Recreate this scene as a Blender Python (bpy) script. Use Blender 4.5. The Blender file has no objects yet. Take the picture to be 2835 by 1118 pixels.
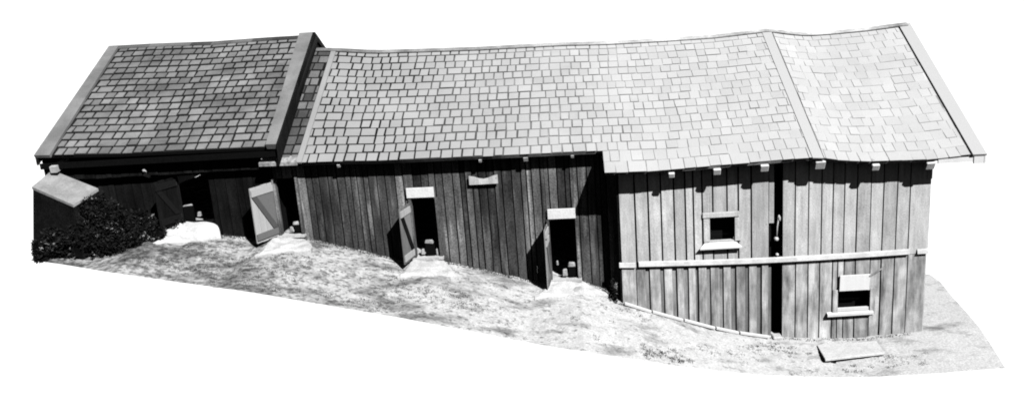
import bpy, math, random
from mathutils import Vector, Matrix, noise
random.seed(7)
R = math.radians
SC = bpy.context.scene
COL = SC.collection

# ------------------------------------------------------------------ camera
PITCH, ROLL, CAMH, CAMD = R(13.855), R(3.213), 6.288, 22.0
FPX, CX, CY = 2281.7, 1593.8, 559.0
CPOS = Vector((0, -CAMD, CAMH))
fw = Vector((0, math.cos(PITCH), -math.sin(PITCH)))
rt0 = Vector((1, 0, 0)); up0 = rt0.cross(fw)
rt = rt0 * math.cos(ROLL) - up0 * math.sin(ROLL)
up = rt0 * math.sin(ROLL) + up0 * math.cos(ROLL)
cd = bpy.data.cameras.new('camera'); cam = bpy.data.objects.new('camera', cd); COL.objects.link(cam)
m = Matrix((rt, up, -fw)).transposed().to_4x4(); m.translation = CPOS
cam.matrix_world = m
cd.sensor_width = 36; cd.lens = FPX / 2835 * 36; cd.shift_x = -(CX - 1417.5) / 2835
cd.clip_start = .1; cd.clip_end = 500
SC.camera = cam

# ------------------------------------------------------------------ light
SUN_AZ, SUN_EL = R(38), R(44)          # azimuth from the wall's normal towards the right
sd = Vector((math.sin(SUN_AZ) * math.cos(SUN_EL), -math.cos(SUN_AZ) * math.cos(SUN_EL), math.sin(SUN_EL)))
sl = bpy.data.lights.new('sun', 'SUN'); sl.energy = 3.25; sl.angle = R(.6); sl.color = (1, 1, 1)
so = bpy.data.objects.new('sun', sl); COL.objects.link(so); so.location = (15, -15, 15)
so.rotation_euler = (-sd).to_track_quat('-Z', 'Y').to_euler()
W = bpy.data.worlds.new('World'); SC.world = W; W.use_nodes = True
nt = W.node_tree; nt.nodes.clear()
def N(t, ty, **kw):
    n = t.nodes.new(ty)
    for k, v in kw.items(): setattr(n, k, v)
    return n
sky = N(nt, 'ShaderNodeTexSky', sky_type='NISHITA', sun_disc=False)
sky.sun_elevation = SUN_EL; sky.sun_rotation = math.atan2(sd.x, sd.y)
bw = N(nt, 'ShaderNodeRGBToBW'); nt.links.new(sky.outputs[0], bw.inputs[0])
dim = N(nt, 'ShaderNodeMath', operation='MULTIPLY'); nt.links.new(bw.outputs[0], dim.inputs[0]); dim.inputs[1].default_value = .06
tc = N(nt, 'ShaderNodeTexCoord'); sx = N(nt, 'ShaderNodeSeparateXYZ'); nt.links.new(tc.outputs['Generated'], sx.inputs[0])
mr = N(nt, 'ShaderNodeMapRange'); nt.links.new(sx.outputs[1], mr.inputs[0])   # added white band behind the barn, a blank backdrop that hardly lights the fronts
for i, v in ((1, .12), (2, .42), (3, 0), (4, 1.0)): mr.inputs[i].default_value = v
mz = N(nt, 'ShaderNodeMapRange'); nt.links.new(sx.outputs[2], mz.inputs[0])   # ... bright up to just above the horizon
for i, v in ((1, .12), (2, .35), (3, 6.5), (4, .6)): mz.inputs[i].default_value = v
mm = N(nt, 'ShaderNodeMath', operation='MULTIPLY'); nt.links.new(mr.outputs[0], mm.inputs[0]); nt.links.new(mz.outputs[0], mm.inputs[1])
ad = N(nt, 'ShaderNodeMath', operation='ADD'); nt.links.new(dim.outputs[0], ad.inputs[0]); nt.links.new(mm.outputs[0], ad.inputs[1])
bg = N(nt, 'ShaderNodeBackground'); bg.inputs[1].default_value = .1
nt.links.new(ad.outputs[0], bg.inputs[0])
wo = N(nt, 'ShaderNodeOutputWorld'); nt.links.new(bg.outputs[0], wo.inputs[0])
SC.view_settings.view_transform = 'Standard'; SC.view_settings.look = 'None'
SC.view_settings.gamma = 1; SC.view_settings.exposure = 1.0
SC.cycles.diffuse_bounces = 0
SC.cycles.filter_width = 1.9

# ------------------------------------------------------------------ helpers
K = 2835 / 2576
def ray(px, py):
    x = (px * K - CX) / FPX; y = -(py * K - CY) / FPX
    return rt * x + up * y + fw
def at(px, py, Y):                     # point on the plane y = Y
    d = ray(px, py); return CPOS + d * ((Y - CPOS.y) / d.y)
def pw(pts):                           # piecewise linear function
    pts = sorted(pts)
    def f(x):
        if x <= pts[0][0]: return pts[0][1]
        for (a, b), (c, d) in zip(pts, pts[1:]):
            if x <= c: return b + (d - b) * (x - a) / (c - a) if c > a else d
        return pts[-1][1]
    return f
def pxz(pts, Y): return pw([(lambda p: (p.x, p.z))(at(a, b, Y)) for a, b in pts])
def xat(px, py, Y): return at(px, py, Y).x

def tag(o, label=None, cat=None, group=None, kind=None):
    if label: o['label'] = label
    if cat: o['category'] = cat
    if group: o['group'] = group
    if kind: o['kind'] = kind
    return o
def empty(name, loc, label, cat, group=None):
    o = bpy.data.objects.new(name, None); COL.objects.link(o); o.location = loc; o.empty_display_size = .3
    return tag(o, label, cat, group)
def wloc(o):
    v = Vector(o.location)
    while o.parent: o = o.parent; v += Vector(o.location)
    return v
class MB:
    def __init__(s): s.v = []; s.f = []
    def hexa(s, p):                    # bottom 4 (ccw), top 4
        n = len(s.v); s.v += [tuple(q) for q in p]
        for f in ((3, 2, 1, 0), (4, 5, 6, 7), (0, 1, 5, 4), (1, 2, 6, 5), (2, 3, 7, 6), (3, 0, 4, 7)):
            s.f.append(tuple(n + i for i in f))
    def box(s, x0, x1, y0, y1, z0, z1):
        s.hexa([(x0, y0, z0), (x1, y0, z0), (x1, y1, z0), (x0, y1, z0), (x0, y0, z1), (x1, y0, z1), (x1, y1, z1), (x0, y1, z1)])
    def beam(s, a, b, w, h, ref=(0, 0, 1)):
        a = Vector(a); b = Vector(b); d = (b - a).normalized(); r = Vector(ref)
        sidev = d.cross(r)
        if sidev.length < 1e-4: sidev = d.cross(Vector((1, 0, 0)))
        sidev.normalize(); u = sidev.cross(d)
        q = [(-1, -1), (1, -1), (1, 1), (-1, 1)]
        s.hexa([a + sidev * w / 2 * i + u * h / 2 * j for i, j in q] + [b + sidev * w / 2 * i + u * h / 2 * j for i, j in q])
    def tube(s, pts, r, n=8):
        base = len(s.v); pts = [Vector(p) for p in pts]
        rs = r if isinstance(r, (list, tuple)) else [r] * len(pts)
        for i, p in enumerate(pts):
            d = (pts[min(i + 1, len(pts) - 1)] - pts[max(i - 1, 0)]).normalized()
            a = d.orthogonal().normalized(); b = d.cross(a)
            for k in range(n):
                t = 2 * math.pi * k / n; s.v.append(tuple(p + (a * math.cos(t) + b * math.sin(t)) * rs[i]))
        for i in range(len(pts) - 1):
            for k in range(n):
                s.f.append((base + i * n + k, base + i * n + (k + 1) % n, base + (i + 1) * n + (k + 1) % n, base + (i + 1) * n + k))
        s.f.append(tuple(base + k for k in range(n))[::-1]); s.f.append(tuple(base + (len(pts) - 1) * n + k for k in range(n)))
    def build(s, name, mat, parent=None, bevel=0, smooth=False):
        xs = [v[0] for v in s.v]; ys = [v[1] for v in s.v]; zs = [v[2] for v in s.v]
        o0 = Vector(((min(xs) + max(xs)) / 2, (min(ys) + max(ys)) / 2, min(zs)))
        me = bpy.data.meshes.new(name)
        me.from_pydata([tuple(Vector(v) - o0) for v in s.v], [], s.f); me.update()
        if isinstance(mat, (list, tuple)):
            for q in mat: me.materials.append(q)
        else: me.materials.append(mat)
        if smooth:
            for p in me.polygons: p.use_smooth = True
        o = bpy.data.objects.new(name, me); COL.objects.link(o)
        if parent:
            o.parent = parent; o.location = o0 - wloc(parent)
        else: o.location = o0
        if bevel:
            b = o.modifiers.new('bevel', 'BEVEL'); b.width = bevel; b.segments = 1; b.limit_method = 'ANGLE'
        return o

# ------------------------------------------------------------------ materials
def mat(name, base, island=0.0, stretch=(1, 1, 1), streak=0.0, sscale=6, blotch=0.0, bscale=.7, grain=.25, gscale=38, rough=.9, bump=.3, knots=0, peak=None, ipow=None):
    M = bpy.data.materials.new(name); M.use_nodes = True; t = M.node_tree; t.nodes.clear()
    out = N(t, 'ShaderNodeOutputMaterial'); p = N(t, 'ShaderNodeBsdfPrincipled'); t.links.new(p.outputs[0], out.inputs[0])
    p.inputs['Roughness'].default_value = rough; p.inputs['Specular IOR Level'].default_value = .05
    g = N(t, 'ShaderNodeNewGeometry')
    val = N(t, 'ShaderNodeValue'); val.outputs[0].default_value = base; cur = val.outputs[0]
    def mul(a, b):
        q = N(t, 'ShaderNodeMath', operation='MULTIPLY')
        t.links.new(a, q.inputs[0])
        if isinstance(b, float): q.inputs[1].default_value = b
        else: t.links.new(b, q.inputs[1])
        return q.outputs[0]
    def rng(src, a, b, c, d):
        q = N(t, 'ShaderNodeMapRange')
        t.links.new(src, q.inputs[0])
        for i, v in ((1, a), (2, b), (3, c), (4, d)): q.inputs[i].default_value = v
        return q.outputs[0]
    def noi(scale, st=(1, 1, 1), det=4, off=None):
        mp = N(t, 'ShaderNodeVectorMath', operation='MULTIPLY'); mp.inputs[1].default_value = st
        t.links.new(g.outputs['Position'], mp.inputs[0]); v = mp.outputs[0]
        if off is not None:
            a = N(t, 'ShaderNodeVectorMath', operation='ADD'); t.links.new(v, a.inputs[0])
            c = N(t, 'ShaderNodeCombineXYZ')
            for i in range(3): t.links.new(off, c.inputs[i])
            t.links.new(c.outputs[0], a.inputs[1]); v = a.outputs[0]
        n = N(t, 'ShaderNodeTexNoise'); n.inputs['Scale'].default_value = scale; n.inputs['Detail'].default_value = det
        n.inputs['Roughness'].default_value = .65
        t.links.new(v, n.inputs['Vector']); return n.outputs['Fac']
    ri = g.outputs['Random Per Island']
    if island: cur = mul(cur, rng(ri, 0, 1, 1 - island, 1 + island))
    if streak:
        big = mul(ri, 37.0)
        cur = mul(cur, rng(noi(sscale, stretch, 3, big), .3, .7, 1 - streak, 1 + streak))
    if ipow:
        pq = N(t, 'ShaderNodeMath', operation='POWER'); t.links.new(ri, pq.inputs[0]); pq.inputs[1].default_value = ipow[0]; cur = mul(cur, rng(pq.outputs[0], 0, 1, ipow[1], ipow[2]))
    if peak: cur = mul(cur, rng(noi(5, (1, 1, .09), 2, mul(ri, 91.0)), peak[0], peak[1], 1, peak[2]))
    if blotch: cur = mul(cur, rng(noi(bscale, det=6), .35, .65, 1 - blotch, 1 + blotch))
    fine = noi(gscale, det=2)
    if grain: cur = mul(cur, rng(fine, .3, .7, 1 - grain, 1 + grain))
    if knots:
        vo = N(t, 'ShaderNodeTexVoronoi'); vo.inputs['Scale'].default_value = 3.1; t.links.new(g.outputs['Position'], vo.inputs['Vector'])
        cur = mul(cur, rng(vo.outputs['Distance'], .04, .09, 1 - knots, 1))
    cl = N(t, 'ShaderNodeClamp'); cl.inputs[2].default_value = .85; t.links.new(cur, cl.inputs[0])
    t.links.new(cl.outputs[0], p.inputs['Base Color'])
    bp = N(t, 'ShaderNodeBump'); bp.inputs['Strength'].default_value = bump; bp.inputs['Distance'].default_value = .02
    t.links.new(fine, bp.inputs['Height']); t.links.new(bp.outputs[0], p.inputs['Normal'])
    return M, t, p, rng, mul, noi, cl
def simple(*a, **k): return mat(*a, **k)[0]
ST = (1, 1, .12)
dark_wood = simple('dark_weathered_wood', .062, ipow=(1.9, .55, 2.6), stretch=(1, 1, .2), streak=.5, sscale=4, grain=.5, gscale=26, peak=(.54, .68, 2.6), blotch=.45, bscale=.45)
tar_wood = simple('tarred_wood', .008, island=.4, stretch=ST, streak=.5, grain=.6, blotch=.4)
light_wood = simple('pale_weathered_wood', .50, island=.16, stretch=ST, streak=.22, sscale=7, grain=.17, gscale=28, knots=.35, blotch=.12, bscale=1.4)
grey_wood = simple('grey_lower_wood', .40, island=.2, stretch=(1, 1, .16), streak=.6, sscale=5, grain=.12, blotch=.28, bscale=1.3)
roof_white = simple('bleached_roof_board', .44, grain=.04)
white_wood = simple('bleached_wood', .70, island=.05, grain=.05, stretch=ST, streak=.05)
door_wood = simple('door_wood', .15, island=.25, stretch=ST, streak=.3, grain=.15)
brace_wood = simple('door_brace_wood', .42, island=.15, stretch=ST, streak=.15, grain=.1)
barge_grey = simple('grey_barge_wood', .20, island=.12, grain=.12, blotch=.25, bscale=.8)
tile_dark = simple('dark_shingle', .17, island=.22, grain=.16, blotch=.4, bscale=.6)
tile_old = simple('mossy_shingle', .1, island=.6, grain=.3, blotch=.3)
underlay = simple('black_roof_felt', .015, grain=.2)
felt_mid = simple('grey_roof_felt', .06, grain=.2)
stone = simple('pale_ramp_stone', .53, grain=.14, gscale=20, blotch=.12, bscale=2.2, bump=.7)
shed_roof = simple('shed_roof_board', .28, grain=.15, blotch=.2, bscale=2.5, gscale=25)
iron = simple('pale_iron', .12, grain=.1)
black_iron = simple('black_iron', .03, grain=.1)

def gradient(M5, pts):                 # colour scaled along world x with noise, paler towards the right end
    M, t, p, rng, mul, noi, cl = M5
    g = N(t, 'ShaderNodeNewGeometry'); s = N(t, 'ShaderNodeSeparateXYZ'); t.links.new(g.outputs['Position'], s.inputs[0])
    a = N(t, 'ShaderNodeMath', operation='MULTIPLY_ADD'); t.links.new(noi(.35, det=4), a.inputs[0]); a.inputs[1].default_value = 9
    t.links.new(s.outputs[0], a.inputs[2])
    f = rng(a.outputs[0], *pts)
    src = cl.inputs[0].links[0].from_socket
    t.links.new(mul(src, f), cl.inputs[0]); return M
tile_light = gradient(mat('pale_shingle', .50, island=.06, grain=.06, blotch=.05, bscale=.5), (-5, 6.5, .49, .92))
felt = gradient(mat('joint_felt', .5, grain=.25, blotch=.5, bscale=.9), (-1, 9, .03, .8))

# ------------------------------------------------------------------ ground
YR = 4.97
YW = lambda X: .6 if X < 1.0 else 0.0
def YS_(X): t = min(1, max(0, (X - .7) / .7)); return .6 * (1 - t * t * (3 - 2 * t))
base_px_l = [(60, 600), (300, 590), (420, 570), (560, 592), (640, 600), (700, 592), (780, 600), (860, 618), (960, 640), (1020, 652), (1110, 655), (1200, 672), (1340, 706), (1380, 706), (1460, 706), (1545, 722)]
base_px_r = [(1560, 758), (1600, 770), (1700, 797), (1800, 824), (1880, 838), (1940, 843), (2050, 852), (2150, 850), (2325, 832)]
zl = [(at(a, b, .6).x, at(a, b, .6).z) for a, b in base_px_l]
zr = [(at(a, b, 0).x, at(a, b, 0).z) for a, b in base_px_r]
zb = pw([p for p in zl if p[0] < .9] + [p for p in zr if p[0] > 1.0])
KS = .13
EDGE = []
def zg(X, y, rough=True):
    z = zb(X) + KS * (y - YS_(X)) * (1 if y < YS_(X) else .15)
    if rough:
        k = 1.0
        if EDGE: k = min(1, max(0, (y - EDGE[0](X)) / .8)) * (1 if X < 8.6 else max(0, 1 - (X - 8.6) / .8))
        z += k * (.05 * noise.noise(Vector((X * .8, y * .8, 3)))) + k * .03 * noise.noise(Vector((X * 3, y * 3, 1))) + k * .02 * noise.noise(Vector((X * 9, y * 9, 1)))
    return z
def on_ground(px, py):
    d = ray(px, py); lo, hi = 8.0, 60.0
    for _ in range(60):
        mid = (lo + hi) / 2; p = CPOS + d * mid
        if p.z > zg(p.x, p.y, False): lo = mid
        else: hi = mid
    return CPOS + d * lo
front_px = [(86.7, 655), (160, 665), (280, 685), (400, 702), (640, 736), (850, 772), (1000, 797), (1180, 832), (1363, 867), (1533, 894), (1728, 923), (1904, 942), (2092, 949), (2220, 946), (2350, 939), (2529, 925)]
back_px = [(2340, 690.7), (2365, 708), (2395, 745), (2430, 783), (2463, 822), (2498, 874), (2529, 925)]
fy = pw(front_px); front_px = [(a, fy(a)) for a in [86.7 + i * (2529 - 86.7) / 110 for i in range(111)]]
fr = [on_ground(*p) for p in front_px]; bk = [on_ground(*p) for p in back_px]
yf = pw([(p.x, p.y) for p in fr]); EDGE.append(yf)
xL, xR = fr[0].x, fr[-1].x
bkp = []
for p in bk:
    if not bkp or p.x > bkp[-1][0] + .005: bkp.append((p.x, p.y))
# the right-hand edge may run back towards the left behind the corner: parametrise columns by a slanted line
def ground():
    gx0 = at(112, 440, .6).x + .2
    mb = MB(); nx, ny = 640, 120
    pts_top = [Vector((xL + .35, 3.0, 0)), Vector((bk[0].x - .3, bk[0].y, 0))] + [Vector((p.x, p.y, 0)) for p in bk]
    def poly_sample(pts, t, lens):
        L = t * lens[-1]
        for i in range(len(pts) - 1):
            if L <= lens[i + 1] + 1e-9:
                return pts[i].lerp(pts[i + 1], (L - lens[i]) / max(lens[i + 1] - lens[i], 1e-9))
        return pts[-1].copy()
    def cum(pts):
        l = [0]
        for a, b in zip(pts, pts[1:]): l.append(l[-1] + (b - a).length)
        return l
    frp = [Vector((p.x, p.y, 0)) for p in fr]
    # split: columns 0..a join the front line left of the corner to the back line; the rest fan to the right-hand edge
    xc = 9.0
    ca = int(nx * .8)
    left_front = [p for p in frp if p.x < xc] + [Vector((xc, yf(xc), 0))]
    right_front = [Vector((xc, yf(xc), 0))] + [p for p in frp if p.x > xc]
    segs = []
    tl = [pts_top[0], Vector((xc, 5.5, 0))]; tr = [Vector((xc, 5.5, 0))] + [Vector((p.x, p.y, 0)) for p in bk]
    l1, l2, l3, l4 = cum(left_front), cum(tl), cum(right_front), cum(tr)
    for i in range(nx + 1):
        if i <= ca:
            t = i / ca; a = poly_sample(left_front, t, l1); b = poly_sample(tl, t, l2)
            b.x = a.x if i < ca else b.x
            if i < ca: b.y = max(.9, min(YR + 4.6, .9 + (b.x - gx0) * 14)) if b.x < 8.2 else YR + 4.6 + (5.5 - YR - 4.6) * min(1, (b.x - 8.2) / (xc - 8.2))
        else:
            t = (i - ca) / (nx - ca); a = poly_sample(right_front, t, l3); b = poly_sample(tr, t, l4)
        for j in range(ny + 1):
            s = j / ny; p = a.lerp(b, s ** 1.2)
            mb.v.append((p.x, p.y, zg(p.x, p.y)))
    for i in range(nx):
        for j in range(ny):
            q = i * (ny + 1) + j
            mb.f.append((q, q + ny + 1, q + ny + 2, q + 1))
    # solid underside, undercut from every edge
    n = len(mb.v); top = n
    c = Vector((-.5, 4, 0))
    for i in range(n):
        x, y, z = mb.v[i]; mb.v.append((x + (c.x - x) * .07, y + (c.y - y) * .14, z - .3))
    for i in range(nx):
        for j in range(ny):
            q = n + i * (ny + 1) + j
            mb.f.append((q + 1, q + ny + 2, q + ny + 1, q))
    for i in range(nx):
        q = i * (ny + 1); mb.f.append((q, n + q, n + q + ny + 1, q + ny + 1))
        q += ny; mb.f.append((q, q + ny + 1, n + q + ny + 1, n + q))
    for j in range(ny):
        mb.f.append((j, j + 1, n + j + 1, n + j)); q = nx * (ny + 1) + j; mb.f.append((q, n + q, n + q + 1, q + 1))
    return mb
gm = mat('trodden_ground', .515, grain=.2, gscale=17, blotch=.06, bscale=2.5, bump=.5)
def ground_nodes(M5):
    M, t, p, rng, mul, noi, cl = M5
    g = N(t, 'ShaderNodeNewGeometry'); s = N(t, 'ShaderNodeSeparateXYZ'); t.links.new(g.outputs['Position'], s.inputs[0])
    # worn bare soil patches, more of them to the left; grass-stained streaks run along the slope
    n1 = noi(1.2, (.7, 1.5, 1), 10)
    bias = rng(s.outputs[0], -12, 3, .13, .0)
    a = N(t, 'ShaderNodeMath', operation='ADD'); t.links.new(n1, a.inputs[0]); t.links.new(bias, a.inputs[1])
    patch = rng(a.outputs[0], .54, .70, 1.0, .38)
    n2 = noi(6.5, (1, 1.3, 1), 6)
    rb = rng(s.outputs[0], 7.5, 9.5, 0, -.12); bb = N(t, 'ShaderNodeMath', operation='ADD'); t.links.new(bias, bb.inputs[0]); t.links.new(rb, bb.inputs[1]); bias = bb.outputs[0]
    b = N(t, 'ShaderNodeMath', operation='ADD'); t.links.new(n2, b.inputs[0]); t.links.new(bias, b.inputs[1])
    spots = rng(b.outputs[0], .58, .68, 1.0, .38)
    leftg = rng(s.outputs[0], -13, -1, .82, 1.0)
    src = cl.inputs[0].links[0].from_socket
    t.links.new(mul(mul(mul(src, patch), spots), leftg), cl.inputs[0]); return M
ground().build('ground', ground_nodes(gm), smooth=True)['kind'] = 'structure'

# ------------------------------------------------------------------ shared builders
def plank_wall(mb, seams, ztop, zbot, y, th=.045, gap=.012, openings=(), jit=.015, lean=0.0, split=None):
    for a, b in zip(seams, seams[1:]):
        if b - a < .03: continue
        cuts = sorted({a, b} | {c for o in openings for c in o[:2] if a + .01 < c < b - .01})
        yy = y - random.random() * jit
        for ci, (c, d) in enumerate(zip(cuts, cuts[1:])):
            g0 = gap / 2 if ci == 0 else 0; g1 = gap / 2 if ci == len(cuts) - 2 else 0
            mid = (c + d) / 2
            spans = [(zbot(mid) - random.random() * .03, ztop(mid))]
            for o in openings:
                if o[0] - 1e-6 <= mid <= o[1] + 1e-6:
                    new = []
                    for lo, hi in spans:
                        if o[2] > lo and o[3] < hi: new += [(lo, o[2]), (o[3], hi)]
                        elif o[2] <= lo and o[3] < hi: new += [(o[3], hi)]
                        elif o[2] > lo and o[3] >= hi: new += [(lo, o[2])]
                        else: new += [(lo, hi)] if o[3] < lo or o[2] > hi else []
                    spans = new
            for lo, hi in spans:
                if hi - lo < .02: continue
                e0 = random.uniform(-1, 1) * .006; e1 = random.uniform(-1, 1) * .006
                zc0 = 0
                mb.hexa([(c + g0 + e0, yy, lo), (d - g1 + e1, yy, lo), (d - g1 + e1, yy + th, lo), (c + g0 + e0, yy + th, lo),
                         (c + g0, yy, hi), (d - g1, yy, hi), (d - g1, yy + th, hi), (c + g0, yy + th, hi)])
def seams_rand(a, b, w, var=.3):
    s = [a]
    while s[-1] < b - w * 1.3: s.append(s[-1] + w * random.uniform(1 - var, 1 + var))
    return s + [b]

class Roof:
    def __init__(s, ze, zr, ye, yr, mid=None): s.ze, s.zr, s.ye, s.yr, s.mid = ze, zr, ye, yr, mid
    def p(s, X, y, lift=0):
        z0, z1 = s.ze(X), s.zr(X); k = (y - s.ye) / (s.yr - s.ye); z = z0 + (z1 - z0) * k
        if s.mid and y > s.ye:
            ym, zm = s.mid[0], s.mid[1](X)
            z = z0 + (zm - z0) * (y - s.ye) / (ym - s.ye) if y < ym else zm + (z1 - zm) * (y - ym) / (s.yr - ym)
        n = Vector((0, -(z1 - z0), s.yr - s.ye)).normalized()
        q = Vector((X, y, z)) + n * lift
        return q
def tiles(mb, roof, x0f, x1f, y0, y1, rows, w, gap, th=.012, drop=.008, vgap=None, skipf=None, wob=.012):
    vgap = gap if vgap is None else vgap; vg = vgap if callable(vgap) else (lambda X: vgap)
    dy = (y1 - y0) / rows
    for r in range(rows):
        ya = y0 + r * dy; yb = ya + dy * 1.02
        xa, xb = x0f(ya), x1f(ya)
        x = xa - (w * .5 * (r % 2)) + random.uniform(-.04, .04)
        while x < xb:
            ww = w * random.choice((.85, .9, .95, 1, 1, 1, 1, 1.05, 1.1, 1.15, 1.5)) * random.uniform(.95, 1.05)
            gp = gap(x) if callable(gap) else gap
            a = max(x + gp / 2, xa); b = min(x + ww - gp / 2, xb); x += ww
            if b - a < .05: continue
            if skipf and skipf((a + b) / 2, ya): continue
            j0 = random.uniform(-1, 1) * wob; l = random.uniform(0, .012)
            e = [random.uniform(-1, 1) * .011 for _ in range(4)]
            pa, pb = ya + vg(a) + j0, yb - .005
            # tail end lifted, head end tucked down
            f = [roof.p(a + e[0], pa, .006 + l), roof.p(b + e[1], pa, .006 + l), roof.p(b + e[2], pb, -.02), roof.p(a + e[3], pb, -.02)]
            t = [roof.p(a + e[0], pa, drop + th + l), roof.p(b + e[1], pa, drop + th + l), roof.p(b + e[2], pb, .012), roof.p(a + e[3], pb, .012)]
            mb.hexa(f + t)
def deck(mb, roof, xs, y0, y1, top, bot, yprof=None):
    n = len(mb.v)
    ys = [y0, YE_M + .01, (y0 + 2 * y1) / 3, y1] if y0 < YE_M - .2 else [y0, (y0 * 2 + y1) / 3, (y0 + 2 * y1) / 3, y1]
    for X in xs:
        for y in ys: mb.v.append(tuple(roof.p(X, y, top)))
        for y in ys: mb.v.append(tuple(roof.p(X, y, bot)))
    m8 = 8
    for i in range(len(xs) - 1):
        q = n + i * m8; r = q + m8
        for j in range(3):
            mb.f.append((q + j, r + j, r + j + 1, q + j + 1)); mb.f.append((q + 4 + j + 1, r + 4 + j + 1, r + 4 + j, q + 4 + j))
        mb.f.append((q, q + 4, r + 4, r)); mb.f.append((q + 3, r + 3, r + 7, q + 7))
    for q, fl in ((n, 0), (n + (len(xs) - 1) * m8, 1)):
        for j in range(3):
            f = (q + j, q + j + 1, q + 5 + j, q + 4 + j); mb.f.append(f[::-1] if fl else f)
def strip(mb, roof, xf0, xf1, ys, l0, l1):    # a board lying along the rake; xf(y)
    n = len(mb.v)
    for y in ys:
        for X, l in ((xf0(y), l0), (xf1(y), l0), (xf1(y), l1), (xf0(y), l1)): mb.v.append(tuple(roof.p(X, y, l)))
    for i in range(len(ys) - 1):
        a = n + 4 * i
        for k in range(4): mb.f.append((a + k, a + (k + 1) % 4, a + 4 + (k + 1) % 4, a + 4 + k))
    mb.f.append((n + 3, n + 2, n + 1, n)); a = n + 4 * (len(ys) - 1); mb.f.append((a, a + 1, a + 2, a + 3))
def lin(a, b, n): return [a + (b - a) * i / n for i in range(n + 1)]

def make_door(parent, hx, y, z0, z1, width, ang, label=None, mt=None, bt=None, lo_m=None, br_m=None, tri=None, extra=False):
    """ledged door hinged at hx on its left edge, opened outward past the wall's normal by ang"""
    d = Vector((-math.sin(ang), -math.cos(ang), 0)); nrm = Vector((math.cos(ang), -math.sin(ang), 0))   # inner face looks right
    def P(u, v, o): return Vector((hx, y, 0)) + d * u + Vector((0, 0, v)) + nrm * o
    mb = MB(); k = 4
    for i in range(k):
        u0, u1 = width * i / k + .004, width * (i + 1) / k - .004; a, b = z0 + random.uniform(0, .02), z1 - random.uniform(0, .02)
        mb.hexa([P(u0, a, -.02), P(u1, a, -.02), P(u1, a, .012), P(u0, a, .012), P(u0, b, -.02), P(u1, b, -.02), P(u1, b, .012), P(u0, b, .012)])
    o = mb.build('door', mt or door_wood, parent)
    if label: o['label'] = label
    for zz, mm in ((z0 + .08, lo_m or bt or brace_wood), (z1 - .26, bt or brace_wood)) + (((z1 - .5, bt or brace_wood),) if extra else ()):
        m2 = MB(); m2.hexa([P(.02, zz, .013), P(width - .01, zz, .013), P(width - .01, zz, .045), P(.02, zz, .045), P(.02, zz + .18, .013), P(width - .01, zz + .18, .013), P(width - .01, zz + .18, .045), P(.02, zz + .18, .045)])
        m2.build('ledge', mm, o)
    m3 = MB(); a, b = z0 + .28, z1 - .28            # brace from the hinge's foot up to the outer top
    m3.hexa([P(.02, a, .014), P(.2, a, .014), P(.2, a, .04), P(.02, a, .04), P(width - .2, b, .014), P(width - .02, b, .014), P(width - .02, b, .04), P(width - .2, b, .04)])
    m3.build('brace', br_m or bt or brace_wood, o)
    if tri:  # thin triangle of another tone over the face's upper hinge half
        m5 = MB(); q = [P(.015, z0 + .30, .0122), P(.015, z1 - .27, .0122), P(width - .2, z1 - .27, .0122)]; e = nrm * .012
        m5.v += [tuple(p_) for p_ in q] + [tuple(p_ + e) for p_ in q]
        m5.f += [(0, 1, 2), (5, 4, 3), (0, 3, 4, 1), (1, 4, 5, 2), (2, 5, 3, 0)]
        m5.build('tone_triangle', tri, o)
    for zz in (z0 + .2, z1 - .2):
        m4 = MB(); m4.tube([P(.0, zz - .05, .02), P(0, zz + .05, .02)], .018); m4.build('hinge', black_iron, o)
    return o

# ================================================================== LONG BARN
YE_M = .16; YE_R = -.6
ridge_px = [(800, 121), (850, 122), (940, 127), (1050, 124), (1200, 119), (1400, 108), (1520, 105), (1600, 101), (1700, 95), (1800, 88), (1935, 72), (1975, 79), (2030, 83), (2100, 78), (2180, 70), (2240, 62), (2300, 55)]
zrm = pxz([(a, b + 4) for a, b in ridge_px], YR)
eave_m = pxz([(640, 416), (745, 412), (820, 409), (950, 407), (1050, 403), (1150, 398), (1250, 394), (1350, 389), (1518, 381)], YE_M)
eave_r = pxz([(1520, 436), (1620, 433), (1700, 427), (1800, 418), (1900, 410), (2000, 401), (2060, 397), (2072, 399), (2110, 404), (2194, 407), (2337, 402), (2446, 390), (2490, 388)], YE_R)
XSTEP = xat(1521, 436, YE_R)
roofM = Roof(eave_m, zrm, YE_M, YR)
roofR = Roof(eave_r, zrm, YE_R, YR)
def zmid(X):                          # the long eave grows out of the short one: the two slopes agree at the step
    lin_ = eave_r(X) + (zrm(X) - eave_r(X)) * (YE_M - YE_R) / (YR - YE_R); w = min(1, max(0, (X - XSTEP) / 2.2)); w = w * w * (3 - 2 * w)
    return eave_m(XSTEP) * (1 - w) + lin_ * w
roofR.mid = (YE_M, zmid)
barn = empty('long_barn', (0, .6, zb(0)), 'long sagging plank barn with dark left half, pale right half and pale shingle roof', 'barn')
XLG = xat(694, 500, .6)               # where the dark older house begins
def xr_right(y):                      # right rake (from its outer line)
    a = at(2289, 46, YR).x; b = at(2482, 382, YE_R).x
    return b + (a - b) * (y - YE_R) / (YR - YE_R)
XA = at(1938, 80, YR).x; XB = at(2072, 400, YE_R).x
def xbat(y): return XB + (XA - XB) * (y - YE_R) / (YR - YE_R)
XL0 = at(808, 123, YR).x; XL1 = at(697, 412, YE_M).x
X50 = at(838, 128, YR).x; X51 = at(748, 412, YE_M).x
def xlight(y): return X51 + (X50 - X51) * (y - YE_M) / (YR - YE_M)

# roof deck, one solid shell per slope
dk = MB()
xsm = lin(-8.1, XSTEP, 24)
deck(dk, roofM, xsm, YE_M + .03, YR, 0, -.10)
xsr = lin(XSTEP, xr_right(YE_R) - .12, 26)
deck(dk, roofR, xsr, YE_R + .03, YR, 0, -.10)
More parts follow.
